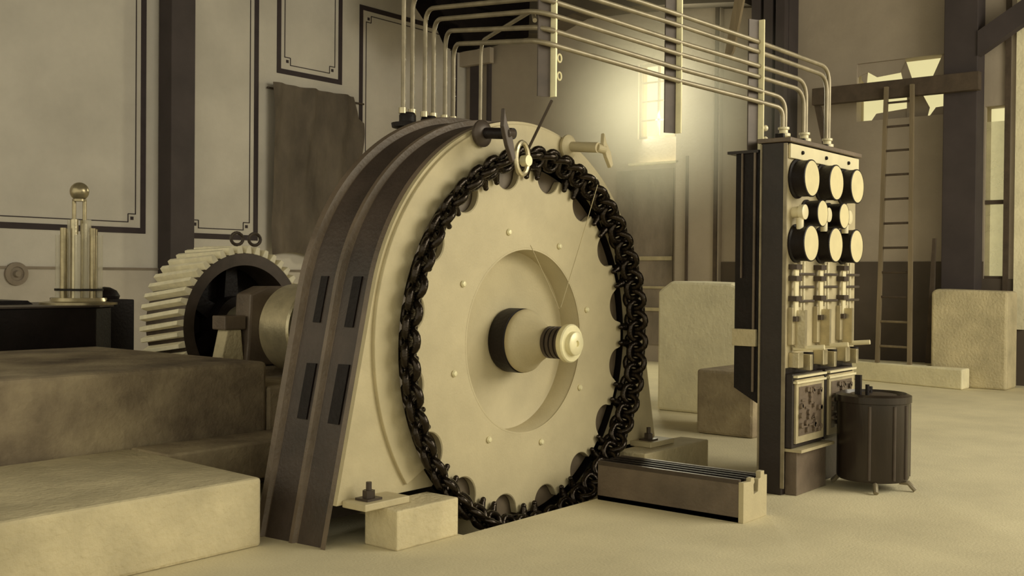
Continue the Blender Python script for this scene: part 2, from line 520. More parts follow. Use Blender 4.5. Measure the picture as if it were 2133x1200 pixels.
b = N(); prism(b, [(5.10, .28), (5.20, .28), (5.12, 2.1), (5.08, 2.1)], 'x', 16.02, 16.08)
tag(obj('plank', b, 'wood_dark'), 'narrow dark plank leaning on the wall between ladder and column', 'plank')

# ================================================================== WHEEL HOUSING
WX, WZ = 5.62, 1.07
RO = 1.49
HX, HZ = 5.61, 1.10


def outline(off=0.0, zb=0.0, n=72):
    """arch outline from lower left, over the top, to lower right; off = inward offset"""
    R = RO-off
    xb = 3.90 + off*.7
    # tangent from base point (xb, zb0) to the circle
    def tang(side):
        bx, bz = (xb-HX), (.20-HZ)
        d = math.hypot(bx, bz); a = math.atan2(bz, bx)
        return a, d
    a, d = tang(0)
    th = a - math.acos(min(1, R/d))     # tangent angle on the left side
    pts = [(xb + (.20-zb)*(-.12), zb)] if False else []
    t0 = th % (2*PI)
    tx, tz = HX+R*math.cos(t0), HZ+R*math.sin(t0)
    k = (tx-xb)/(tz-.20)
    pts.append((xb-(.20-zb)*k, zb))
    for i in range(5): 
        q = (i+1)/6; z = zb+(tz-zb)*q
        pts.append((xb-(.20-zb)*k+(tx-(xb-(.20-zb)*k))*q, z))
    t1 = PI-t0
    for i in range(n+1):
        t = t0+(t1-t0)*i/n
        pts.append((HX+R*math.cos(t), HZ+R*math.sin(t)))
    left = pts[:6]
    for p in left[::-1]: pts.append((2*HX-p[0], p[1]))
    return pts


hs = thing('wheel_housing', 'huge dark arched iron housing behind the chain wheel with two slotted bands', 'machine housing', (WX, 4.8, 0))
b = N()
secs = [(4.455, 0), (4.49, 0), (4.50, .04), (4.70, .04), (4.71, .005), (4.735, .005), (4.745, .04), (4.95, .04), (4.96, 0), (5.0, 0)]
loops = []
TP = .075


def taper(y): return TP*(5.0-y)/.545


for y, off in secs:
    loops.append([b.verts.new((x, y, z)) for x, z in outline(off+taper(y), 0.0)])
for A_, B_ in zip(loops[:-1], loops[1:]):
    for i in range(len(A_)-1): b.faces.new((A_[i], A_[i+1], B_[i+1], B_[i]))
# inner shell: back plate with nothing open
b.faces.new(loops[-1])
obj('casing', b, 'housing', hs, smooth=True)
# dark bands in the two channels, their shade put into the colour
for y0, y1 in ((4.51, 4.69), (4.755, 4.94)):
    b = N()
    L4 = [outline(.037+taper(y0), 0.0), outline(.037+taper(y1), 0.0), outline(.055+taper(y1), 0.0), outline(.055+taper(y0), 0.0)]
    rings = []
    for i in range(0, len(L4[0])):
        rings.append([b.verts.new((L4[k][i][0], y_, L4[k][i][1])) for k, y_ in enumerate((y0, y1, y1, y0))])
    for r0_, r1_ in zip(rings[:-1], rings[1:]):
        for k in range(4): b.faces.new((r0_[k], r0_[(k+1) % 4], r1_[(k+1) % 4], r1_[k]))
    b.faces.new(rings[0]); b.faces.new(rings[-1])
    obj('channel_band', b, 'groove', hs)
# slots in the leg: solid black blocks stand in for the dark openings


def legx(z, off):
    pts = outline(off, 0)
    for p, q in zip(pts[:-1], pts[1:]):
        if p[1] <= z <= q[1]: return p[0]+(q[0]-p[0])*(z-p[1])/(q[1]-p[1])


for (y0, y1, z0, z1) in ((4.535, 4.625, .66, .99), (4.78, 4.86, .67, .985), (4.56, 4.63, 1.2, 1.49), (4.81, 4.87, 1.22, 1.49)):
    b = N()
    ym = (y0+y1)/2
    xs = [legx(z, .037+taper(ym)) for z in (z0, z1)]
    prism(b, [(xs[0]-.007, z0), (xs[1]-.007, z1), (xs[1]+.03, z1), (xs[0]+.03, z0)], 'y', y0, y1)
    obj('dark_slot_fill', b, 'black', hs)
# front plate (legs and arch) with round opening
RI = 1.215


def plate(b, out, ri, y0, y1, n=160):
    import bisect
    # outline point for each angle by ray casting
    def ray_out(t):
        dx, dz = math.cos(t), math.sin(t)
        best = 0
        for p, q in zip(out, out[1:]+out[:1]):
            ex, ez = q[0]-p[0], q[1]-p[1]
            den = dx*ez-dz*ex
            if abs(den) < 1e-9: continue
            px_, pz_ = p[0]-WX, p[1]-WZ
            s = (px_*ez-pz_*ex)/den
            u = (px_*dz-pz_*dx)/den
            if s > 0 and -1e-6 <= u <= 1+1e-6: best = max(best, s)
        return best
    th = [2*PI*i/n for i in range(n)]
    # include corners exactly
    for p in out[:1]+out[-1:]:
        th.append(math.atan2(p[1]-WZ, p[0]-WX) % (2*PI))
    th.sort()
    rows = []
    for t in th:
        R = ray_out(t)
        r_ = ri
        zb = out[0][1]
        # the plate is cut off at its foot: opening reaches through the base
        R = max(R, 0)
        if R <= r_+.001: rows.append(None); continue
        c, s = math.cos(t), math.sin(t)
        rows.append([b.verts.new((WX+c*rr_, y, WZ+s*rr_)) for rr_, y in ((r_, y0), (R, y0), (R, y1), (r_, y1))])
    m_ = len(rows)
    for i in range(m_):
        A_, B_ = rows[i], rows[(i+1) % m_]
        if A_ is None and B_ is None: continue
        if A_ is None or B_ is None:
            b.faces.new(A_ or B_); continue
        for k in range(4): b.faces.new((A_[k], A_[(k+1) % 4], B_[(k+1) % 4], B_[k]))


b = N(); plate(b, outline(TP, .235), RI, 4.425, 4.455)
obj('front_plate', b, 'plate', hs, bevel=.004)
b = N()
ring = []
n = 128
for i in range(n+1):
    t = rad(-36) + (rad(216)-rad(-36))*i/n
    c, s = math.cos(t), math.sin(t)
    ring.append([b.verts.new((WX+c*r_, y, WZ+s*r_)) for r_, y in ((RI, 4.40), (1.40, 4.40), (1.40, 4.43), (RI, 4.43))])
    for k in (1, 2): ring[-1][k].co = (HX+c*1.395, ring[-1][k].co.y, HZ+s*1.395)
for A_, B_ in zip(ring[:-1], ring[1:]):
    for k in range(4): b.faces.new((A_[k], A_[(k+1) % 4], B_[(k+1) % 4], B_[k]))
b.faces.new(ring[0]); b.faces.new(ring[-1])
obj('ring_flange', b, 'plate', hs, bevel=.006)
# inner drum wall of the opening
b = N(); lathe(b, (WX, 4.455, WZ), (0, 1, 0), [(RI, 0), (RI, .43), (0.2, .45)], 96)
obj('inner_casing', b, 'black', hs, smooth=True)
for sx in (-1, 1):
    xb = WX+sx*1.45
    b = N(); box(b, xb-.17, xb+.17, 4.24, 4.425, .222, .262)
    obj('foot_flange', b, 'plate', hs, bevel=.006)
    for dx in (-.06,):
        b = N(); box(b, xb+dx-.055, xb+dx+.055, 4.28, 4.38, .262, .275)
        nu = obj('foot_bolt', b, 'dark_steel', hs)
        b = N(); lathe(b, (xb+dx, 4.33, .275), (0, 0, 1), [(0, 0), (.035, 0), (.035, .04), (0, .04)], 6); cyl(b, (xb+dx, 4.33, .31), (xb+dx, 4.33, .36), .016)
        obj('nut', b, 'dark_steel', nu)

# ================================================================== CHAIN WHEEL
wh = thing('hoisting_wheel', 'big pale iron chain wheel disc with scalloped rim and projecting hub', 'chain wheel', (WX, 4.45, WZ))
Y0 = 4.42
RD, NC, NA, RR = 1.135, 1.135, .124, .605


def rdisc(t):
    step = 2*PI/16
    d = (t - PI/2 - step/2) % step
    d = min(d, step-d)
    s = NC*math.sin(d)
    if abs(s) < NA:
        r_ = NC*math.cos(d) - math.sqrt(NA*NA-s*s)
        return min(r_, RD)
    return RD


b = N(); n = 16*40
rows = []
for i in range(n):
    t = 2*PI*i/n; c, s = math.cos(t), math.sin(t); R = rdisc(t)
    P_ = [(RR, Y0), (R-.008, Y0), (R, Y0+.006), (R, Y0+.05), (RR, Y0+.05)]
    rows.append([b.verts.new((WX+c*r_, y, WZ+s*r_)) for r_, y in P_])
for i in range(n):
    A_, B_ = rows[i], rows[(i+1) % n]
    for k in range(4): b.faces.new((A_[k], A_[k+1], B_[k+1], B_[k]))
obj('disc', b, 'disc', wh)
b = N(); lathe(b, (WX, Y0, WZ), (0, 1, 0), [(RR+.012, -.001), (RR, .012), (RR-.008, .155), (RR-.03, .165), (.12, .165)], 128)
obj('recessed_web', b, 'disc', wh, smooth=True)
b = N(); lathe(b, (WX, Y0, WZ), (0, 1, 0), [(.94, .088), (.96, .09), (.96, .38), (0.3, .38)], 96)
obj('drum', b, 'black', wh, smooth=True)
b = N(); lathe(b, (WX, Y0, WZ), (0, 1, 0), [(.90, .058), (1.165, .058), (1.165, .085), (.90, .085), (.90, .058)], 96)
obj('pocket_ring', b, 'pocket', wh, smooth=True)
b = N(); lathe(b, (WX, Y0, WZ), (0, 1, 0), [(.205, .165), (.215, .14), (.215, .03), (.20, .02)], 64)
obj('hub_ring', b, 'black', wh, smooth=True)
b = N(); lathe(b, (WX, Y0, WZ), (0, 1, 0), [(0, .03), (.205, .03), (.212, .01), (.205, -.012), (.185, -.03), (.135, -.10), (.10, -.16), (.088, -.19), (0, -.19)], 64)
obj('hub', b, 'plate', wh, smooth=True)
b = N()
pr = [(0, -.17), (.085, -.17)]
h = -.19
for k in range(4):
    pr += [(.105, h), (.105, h-.022), (.088, h-.026), (.088, h-.034)]
    h -= .036
pr += [(0, h)]
lathe(b, (WX, Y0, WZ), (0, 1, 0), pr, 48)
obj('grooved_neck', b, 'dark_steel', wh, smooth=True)
b = N(); lathe(b, (WX, Y0, WZ), (0, 1, 0), [(0, h+.01), (.118, h+.01), (.124, h), (.124, h-.03), (.116, h-.038), (.078, h-.04), (.076, h-.07), (.07, h-.075), (.02, h-.077), (.018, h-.066), (0, h-.066)], 48)
obj('end_cap', b, 'cap', wh, smooth=True)
for k in range(8):
    t = rad(14.6+45*k)
    x, z = WX-.02+.725*math.cos(t), WZ+.012+.725*math.sin(t)
    b = N(); lathe(b, (x, Y0, z), (0, -1, 0), [(0, 0), (.02, 0), (.022, .008), (.014, .018), (0, .02)], 12)
    obj('bolt', b, 'cap', wh, smooth=True)
for k in range(16):
    for sgn in (-1, 1):
        t = PI/2 + (k+.5)*PI/8 + sgn*rad(8.2)
        c, s = math.cos(t), math.sin(t)
        p0 = Vector((WX+c*1.15, Y0-.03, WZ+s*1.15)); p1 = Vector((WX+c*1.085, Y0-.030, WZ+s*1.085))
        b = N(); cyl(b, p0, p1, .032, .016, 10); ball(b, p1, .018, 8)
        obj('rim_lug', b, 'chain', wh, smooth=True)

# ================================================================== CHAIN
ch = thing('anchor_chain', 'heavy black greasy chain wrapped around the rim of the pale wheel', 'chain', (WX, 4.33, WZ-1.25))
NL = 96
RC = 1.205
pitch = 2*PI*RC/NL


def link_mesh(width, bar):
    b = N()
    L = pitch+bar*1.15      # centreline length
    r_ = (width-bar)/2
    pts = []
    st = max(0, L/2-r_*.8)
    for i in range(9):
        a = -PI/2+PI*i/8; pts.append(Vector((st+r_*.8*math.cos(a), r_*math.sin(a), 0)))
    for i in range(9):
        a = PI/2+PI*i/8; pts.append(Vector((-st+r_*.8*math.cos(a), r_*math.sin(a), 0)))
    tube(b, pts, bar/2, 8, closed=True)
    me = bpy.data.meshes.new('link'); bmesh.ops.recalc_face_normals(b, faces=b.faces); b.to_mesh(me); b.free()
    for p in me.polygons: p.use_smooth = True
    me.materials.append(M['chain'])
    return me


ma, mb = link_mesh(.165, .044), link_mesh(.195, .046)
for k in range(NL):
    t = 2*PI*(k+.35)/NL
    c, s = math.cos(t), math.sin(t)
    o = bpy.data.objects.new('link', ma if k % 2 == 0 else mb); C.objects.link(o)
    o.parent = ch
    o.matrix_parent_inverse = ch.matrix_basis.inverted()
    T = Vector((-s, 0, c)); Rr = Vector((c, 0, s)); Yv = Vector((0, 1, 0))
    lean = 0.35 if k % 2 == 0 else -0.15
    if k % 2 == 0: W_, Nn = (Rr*math.cos(lean)-Yv*math.sin(lean)), None
    else: W_, Nn = (Yv*math.cos(lean)+Rr*math.sin(lean)), None
    Z_ = T.cross(W_)
    mm = Matrix.Identity(4)
    for i in range(3): mm[i][0] = T[i]; mm[i][1] = W_[i]; mm[i][2] = Z_[i]
    mm.translation = Vector((WX, 4.33, WZ)) + Rr*RC
    o.matrix_basis = mm

# chain guards (roller brackets) on the arch
for (ax_, az_, label) in ((5.10, 2.385, 'dark roller bracket on top of the arch above the chain'), (6.01, 2.39, 'pale roller bracket on the right shoulder of the arch')):
    t = math.atan2(az_-WZ, ax_-WX)
    g_ = thing('chain_guide', label, 'roller bracket', (ax_, 4.39, az_))
    m_ = 'black' if ax_ < 5.5 else 'plate'
    b = N(); lathe(b, (ax_, 4.40, az_), (0, -1, 0), [(0, 0), (.075, 0), (.085, .015), (.085, .03), (.06, .05), (.03, .055), (0, .055)], 24)
    obj('flange', b, 'dark_steel' if ax_ < 5.5 else 'plate', g_, smooth=True)
    b = N(); cyl(b, (ax_, 4.345, az_), (ax_, 4.13, az_-.02), .035)
    obj('spindle', b, m_, g_, smooth=True)
    b = N(); dx_ = -.09 if ax_ < 5.5 else .06; k_ = 1 if ax_ < 5.5 else .72
    prism(b, [(ax_+dx_+p_*1.0, az_-.02+q_*k_) for p_, q_ in ((-.04, .03), (-.03, .14), (.0, .05), (.05, -.03), (.08, -.15), (.055, -.18), (.0, -.08))], 'y', 4.10, 4.13)
    b.verts.ensure_lookup_table(); vv_ = [v.co.copy() for v in b.verts]
    cyl(b, (ax_, 4.14, az_-.02), (ax_+dx_, 4.115, az_-.03), .03)
    obj('finger_plate', b, 'dark_steel' if ax_ < 5.5 else 'plate', g_, bevel=.005)
    b = N(); ball(b, (ax_, 4.34, az_), .018, 10)
    obj('stud', b, 'cap', g_, smooth=True)

# shackle ring and rod
sh = thing('shackle', 'light steel shackle ring catching the chain at the top of the wheel', 'shackle', (5.30, 4.2, 2.2))
b = N()
pts = [Vector((5.275+.06*math.cos(a), 4.20, 2.235+.10*math.sin(a))) for a in [2*PI*i/20 for i in range(20)]]
tube(b, pts, .017, 8, closed=True)
obj('ring', b, 'steel', sh, smooth=True)
b = N(); lathe(b, (5.32, 4.20, 2.225), (0, -1, 0), [(0, -.03), (.035, -.03), (.035, .02), (0, .02)], 16)
obj('pin', b, 'cap', sh, smooth=True)
b = N(); cyl(b, (5.33, 4.20, 2.29), (5.30, 3.99, 2.58), .009, seg=8)
obj('rod', b, 'dark_steel', sh, smooth=True)
b = N(); tube(b, fillet([(6.11, 4.2, 2.13), (5.89, 4.2, 1.68), (5.56, 4.1, 1.30)], .3), .0028, 6)
tag(obj('cord', b, 'cord'), 'longer thin cord hanging from the chain across the recess to the hub', 'cord')
b = N(); tube(b, [(5.496, 4.3, 1.70), (5.56, 4.2, 1.45), (5.545, 4.1, 1.29)], .0028, 6)
tag(obj('cord', b, 'cord'), 'shorter thin cord slanting down over the recess edge towards the hub', 'cord')

# ================================================================== SHAFT, COUPLING, GEAR
b = N(); lathe(b, (WX, 4.95, WZ), (0, 1, 0), [(0, 0), (.16, 0), (.16, 3.2), (0, 3.2)], 48)
tag(obj('drive_shaft', b, 'steel', smooth=True), 'thick round drive shaft running from the housing back to the gear', 'shaft')
cp = thing('coupling', 'bright steel flange coupling on the shaft beside the housing', 'coupling', (WX, 6.3, WZ-.34))
b = N(); lathe(b, (WX, 6.46, WZ), (0, 1, 0), [(.15, .0), (.335, .0), (.35, .015), (.35, .335), (.335, .35), (.24, .36), (.22, .49), (.15, .49)], 64)
obj('flange', b, 'steel', cp, smooth=True)
b = N(); lathe(b, (WX, 6.46, WZ), (0, 1, 0), [(.15, -.09), (.27, -.09), (.27, .0), (.15, .0)], 64)
obj('gap_ring', b, 'black', cp, smooth=True)
b = N(); lathe(b, (WX, 6.46, WZ), (0, 1, 0), [(.15, -.50), (.325, -.50), (.34, -.48), (.34, -.11), (.325, -.09), (.15, -.09)], 64)
obj('flange', b, 'steel', cp, smooth=True)
b = N(); cyl(b, (WX-.22, 6.3, WZ+.22), (WX-.20, 6.22, WZ+.20), .035)
obj('key', b, 'cap', cp, smooth=True)

bp_ = thing('bearing_pedestal', 'dark bearing pedestal standing between the gear and the coupling', 'bearing', (WX, 7.15, .77))
b = N()
prism(b, [(5.28, .765), (5.96, .765), (5.93, .95), (5.90, 1.34), (5.74, 1.40), (5.48, 1.40), (5.32, 1.34), (5.30, .95)], 'y', 6.96, 7.16)
obj('body', b, 'housing', bp_, bevel=.02)
b = N(); lathe(b, (WX, 7.14, WZ), (0, 1, 0), [(.16, 0), (.27, 0), (.27, .03), (.25, .08), (.16, .08)], 32)
obj('bearing_boss', b, 'dark_steel', bp_, smooth=True)
b = N(); box(b, 5.09, 5.29, 6.98, 7.15, 1.06, 1.17)
obj('side_lug', b, 'housing', bp_, bevel=.01)
b = N(); prism(b, [(5.06, .765), (5.29, .765), (5.26, 1.06), (5.13, 1.06)], 'y', 7.0, 7.13)
obj('foot', b, 'concrete', bp_, bevel=.01)

gr = thing('helical_gear', 'large gear wheel with bright slanted teeth behind the concrete block', 'gear', (WX, 7.7, WZ-.62))
b = N(); lathe(b, (WX, 7.43, WZ), (0, 1, 0), [(.50, 0), (.60, 0), (.605, .01), (.605, .52), (.50, .52), (.50, .30), (.49, .29), (.49, .22), (.50, .2), (.50, 0)], 96)
obj('rim', b, 'dark_steel', gr, smooth=True)
NT = 44
for k in range(NT):
    b = N()
    t = 2*PI*k/NT
    sk = .11
    vs = []
    for (dy, dt) in ((0, -sk/2), (.53, sk/2)):
        for (r_, hw) in ((.60, .030), (.665, .016)):
            for sg in (-1, 1):
                a = t+dt+sg*hw/.63
                vs.append(b.verts.new((WX+r_*math.cos(a), 7.425+dy, WZ+r_*math.sin(a))))
    for f in ((0, 1, 3, 2), (4, 6, 7, 5), (0, 4, 5, 1), (2, 3, 7, 6), (0, 2, 6, 4), (1, 5, 7, 3)): b.faces.new([vs[i] for i in f])
    obj('tooth', b, 'teeth', gr, bevel=.004)
b = N(); lathe(b, (WX, 7.74, WZ), (0, 1, 0), [(.17, 0), (.52, 0), (.52, .05), (.17, .05), (.17, 0)], 64)  # black disc added behind the spokes so the gear's openings look dark
obj('dark_backing', b, 'black', gr, smooth=True)
for k in range(6):
    t = PI/6+k*PI/3
    c, s = math.cos(t), math.sin(t)
    b = N()
    pr_ = []
    for r_, hw in ((.18, .075), (.52, .05)):
        pr_.append((WX+c*r_-s*hw, WZ+s*r_+c*hw)); pr_.append((WX+c*r_+s*hw, WZ+s*r_-c*hw))
    prism(b, [pr_[0], pr_[1], pr_[3], pr_[2]], 'y', 7.62, 7.74)
    obj('spoke', b, 'black', gr)
b = N(); lathe(b, (WX, 7.5, WZ), (0, 1, 0), [(.15, 0), (.24, 0), (.24, .4), (.15, .4)], 48)
obj('gear_hub', b, 'black', gr, smooth=True)
for dx in (-.08, .10):
    b = N()
    pts = [Vector((WX+dx+.06*math.cos(a), 7.44, WZ+.72+.05*math.sin(a))) for a in [2*PI*i/16 for i in range(16)]]
    tube(b, pts, .014, 8, closed=True)
    obj('lifting_eye', b, 'dark_steel', gr, smooth=True)

# ================================================================== BLACK MACHINE AND LUBRICATOR
mc = thing('machine_base', 'low black machine casing behind the concrete block at the left edge', 'machine', (4.2, 9.5, 0))
b = N(); prism(b, [(2.4, 8.9), (5.12, 8.9), (5.36, 9.06), (5.36, 10.2), (2.4, 10.2)], 'z', 0, 1.19)
obj('casing', b, 'black', mc, bevel=.01)
b = N(); prism(b, [(2.4, 8.88), (5.14, 8.88), (5.38, 9.05), (5.38, 10.2), (2.4, 10.2)], 'z', 1.19, 1.205)
obj('cover_plate', b, 'dark_steel', mc)
b = N(); box(b, 5.37, 5.62, 9.1, 10.2, 0, 1.25)
obj('side_box', b, 'black', mc, bevel=.01)
b = N(); prism(b, [(2.4, 1.205), (4.85, 1.205), (4.80, 1.24), (2.4, 1.24)], 'y', 9.5, 10.1)
obj('top_rail', b, 'black', mc)

lu = thing('oil_feeder', 'upright cluster of glass and metal tubes topped by a ball on the black machine', 'lubricator', (5.18, 9.3, 1.205))
cx, cy = 5.19, 9.32
b = N(); lathe(b, (cx, cy, 1.205), (0, 0, 1), [(0, 0), (.34, 0), (.34, .02), (.25, .03), (.24, .06), (0, .06)], 40)
obj('base_flange', b, 'brass', lu, smooth=True)
for k in range(8):
    t = 2*PI*k/8+.2
    x, y = cx+.175*math.cos(t), cy+.175*math.sin(t)
    b = N(); cyl(b, (x, y, 1.26), (x, y, 1.90-.06*(k % 2)), .028, seg=12)
    obj('sight_tube', b, 'tube_glass' if k % 2 else 'brass', lu, smooth=True)
for k in range(4):
    t = 2*PI*k/4+.5
    x, y = cx+.08*math.cos(t), cy+.08*math.sin(t)
    b = N(); cyl(b, (x, y, 1.26), (x, y, 1.98), .035, seg=12)
    obj('inner_tube', b, 'tube_glass' if k % 2 else 'steel', lu, smooth=True)
for dx in (-.045, .045):
    b = N(); cyl(b, (cx+dx*.8, cy-dx*.6, 1.95), (cx+dx*.8, cy-dx*.6, 2.17), .018, seg=10)
    obj('stem', b, 'brass', lu, smooth=True)
b = N(); lathe(b, (cx, cy, 1.33), (0, 0, 1), [(.20, 0), (.212, 0), (.212, .02), (.20, .02), (.20, 0)], 32)
obj('clamp_band', b, 'black', lu, smooth=True)
b = N(); lathe(b, (cx, cy, 2.15), (0, 0, 1), [(0, 0), (.06, 0), (.06, .02), (0, .02)], 20); ball(b, (cx, cy, 2.24), .085, 24)
obj('ball_top', b, 'brass', lu, smooth=True)
b = N(); ball(b, (5.24, 9.0, 1.24), .001)
b.free()
b = N(); lathe(b, (5.46, 9.35, 1.25), (0, 0, 1), [(0, 0), (.13, 0), (.14, .03), (.11, .08), (.05, .11), (0, .115)], 20)
obj('domed_lid', b, 'black', mc, smooth=True)

# ================================================================== PIPES OVERHEAD
bk = thing('terminal_bracket', 'steel bracket behind the arch carrying the three pipe bushings', 'bracket', (5.85, 5.4, 0))
b = N(); box(b, 5.40, 6.5, 5.32, 5.50, 2.46, 2.50)
obj('shelf', b, 'dark_steel', bk)
for x in (5.42, 6.44):
    b = N(); box(b, x, x+.05, 5.38, 5.46, 0, 2.46)
    obj('leg', b, 'dark_steel', bk)
for i, x in enumerate((5.475, 5.695, 5.91)):
    q = thing('bushing', ['dark ribbed bushing behind the arch, nearest the left wall', 'dark ribbed bushing behind the arch, middle of three', 'dark ribbed bushing behind the arch, nearest the roller bracket'][i], 'bushing', (x, 5.4, 2.5), 'bushings behind the arch')
    b = N(); lathe(b, (x, 5.4, 2.50), (0, 0, 1), [(0, 0), (.05, 0), (.05, .03), (.11, .045), (.115, .075), (.06, .085), (.06, .13), (.05, .15), (0, .15)], 24)
    obj('insulator', b, 'black', q, smooth=True)
    for dx in (-.05, .045):
        b = N(); cyl(b, (x+dx, 5.40, 2.64), (x+dx, 5.40, 2.68), .028, seg=10)
        obj('clamp', b, 'steel', q, smooth=True)
zl = [3.60, 3.50, 3.42, 3.36, 3.30, 3.22]      # height behind the arch
z1_ = [3.36, 3.28, 3.19, 3.105, 3.012, 2.925]     # above the front corner
z2_ = [3.245, 3.175, 3.064, 2.985, 2.889, 2.807]
z3_ = [3.171, 3.101, 3.001, 2.925, 2.831, 2.751]
z4_ = [3.13, 3.06, 2.965, 2.89, 2.79, 2.715]
xl = [5.43, 5.52, 5.65, 5.74, 5.865, 5.955]
xe = [8.02, 7.98, 7.60, 7.56, 7.245, 7.205]
names = ['topmost', 'second from the top', 'third from the top', 'fourth from the top', 'second from the bottom', 'lowest']


def plan(x): return 4.0 + (x-5.2)*(3.35-4.0)/(7.27-5.2)


for i in range(6):
    pts = [(xl[i], 5.4, 2.67), (xl[i], 5.4, zl[i]), (5.2-.03*(i % 2), 4.0, z1_[i]), (6.256, plan(6.256), z2_[i]), (6.89, plan(6.89), z3_[i]), (xe[i], 3.36, z4_[i]), (xe[i], 3.36, 2.56)]
    b = N(); tube(b, fillet(pts, .13, 8), .0165, 10)
    tag(obj('conduit_pipe', b, 'pipe', smooth=True), 'thin pipe between arch and switchboard, %s of the six overhead' % names[i], 'pipe', 'overhead conduit pipes')
b = N(); tube(b, fillet([(6.285, 5.42, 2.50), (6.29, 5.42, 3.30), (5.5, 4.3, 3.22), (5.2, 4.05, 3.06)], .12, 8), .014, 10)
tag(obj('conduit_pipe', b, 'pipe', smooth=True), 'single upright pipe standing apart to the right of the paired pipes', 'pipe')
for (x, zb, lab) in ((5.27, 2.60, 'left of three flat hangers, with two small rings on its edge'), (6.25, 2.46, 'middle of the three flat pipe hangers in front of the bright window'), (6.99, 2.40, 'right of the three flat pipe hangers, above the dark cabinet')):
    y = plan(x)
    q = thing('pipe_hanger', lab, 'hanger', (x, y, zb))
    top = 8.0 if x < 6.9 else 3.32
    b = N(); prism(b, [(x-.055, y+.055), (x+.02, y+.018), (x+.02, y+.026), (x-.055, y+.063)], 'z', zb, top)
    obj('bar', b, 'dark_steel', q)
    b = N(); prism(b, [(x+.02, y-.022), (x+.034, y-.022), (x+.034, y+.03), (x+.02, y+.03)], 'z', zb, top)
    obj('edge_angle', b, 'cap', q)
    if x < 5.5:
        for z in (2.73, 2.84):
            b = N()
            tube(b, [Vector((x+.062+.02*math.cos(a), y-.02, z+.024*math.sin(a))) for a in [2*PI*k/14 for k in range(14)]], .006, 6, closed=True)
            obj('ring', b, 'cap', q, smooth=True)
    if x > 6.9:
        for z in (2.48, 2.56):
            b = N(); ball(b, (x+.06, y-.02, z), .022, 8); cyl(b, (x+.02, y-.01, z), (x+.06, y-.02, z), .008)
            obj('insulator', b, 'porcelain', q, smooth=True)

# ================================================================== SWITCHBOARD
sb = thing('switchboard', 'tall switchboard with round white meters and knife switches on its front', 'switchboard', (7.55, 3.4, 0))
BXL, BXR, BYF, BYB = 6.95, 8.20, 3.22, 3.40
b = N(); box(b, BXL, BXR, BYF, BYB, .0, 2.44)
obj('cabinet', b, 'cabinet', sb, bevel=.006)
b = N(); box(b, BXL, BXR-.01, BYF-.014, BYF-.001, .88, 2.42)
obj('panel', b, 'marble', sb)
b = N(); box(b, BXL+.02, BXR+.0, BYF-.035, BYF-.015, 2.33, 2.43)
obj('top_rail', b, 'porcelain', sb, bevel=.004)
b = N(); box(b, BXL-.02, BXR+.02, BYF-.05, BYB+.02, 2.44, 2.47)
obj('top_plate', b, 'housing', sb, bevel=.004)
b = N(); box(b, BXL-.012, BXL, BYF-.02, BYF+.005, 0.05, 2.43); box(b, BXL-.012, BXL, BYB-.012, BYB, 0.05, 2.43)
obj('edge_strip', b, 'pipe', sb)
for x in (7.15, 7.56, 7.98):
    b = N(); ball(b, (x, BYF-.04, 2.38), .014, 8)
    obj('rail_bolt', b, 'black', sb)


def meter(x, z, r_, dep, yb=BYF-.014):
    b = N(); lathe(b, (x, yb, z), (0, -1, 0), [(0, 0), (r_*1.06, 0), (r_*1.06, .012), (r_*.96, .02), (r_*.97, dep-.02), (r_, dep-.012), (r_, dep), (r_*.94, dep+.004), (r_*.92, dep-.004), (0, dep-.004)], 40)
    g_ = obj('meter', b, 'black', sb, smooth=True)
    b = N(); lathe(b, (x, yb, z), (0, -1, 0), [(0, dep-.003), (r_*.93, dep-.003), (r_*.93, dep+.002), (0, dep+.002)], 40)
    obj('dial', b, 'dial', g_)


for x in (7.105, 7.535, 7.93):
    meter(x, 2.195, .130, .115)
    meter(x, 1.745, .128, .115)
for x in (7.27, 7.66): meter(x, 1.96, .095, .125)
for x in (7.06, 7.47, 7.86):
    b = N(); lathe(b, (x, BYF-.014, 1.96), (0, -1, 0), [(0, 0), (.04, 0), (.04, .05), (.052, .055), (.052, .09), (.035, .095), (0, .095)], 20)
    obj('terminal', b, 'porcelain', sb, smooth=True)
    b = N(); cyl(b, (x-.01, BYF-.07, 1.92), (x-.01, BYF-.07, 1.84), .025)
    obj('terminal', b, 'porcelain', sb, smooth=True)
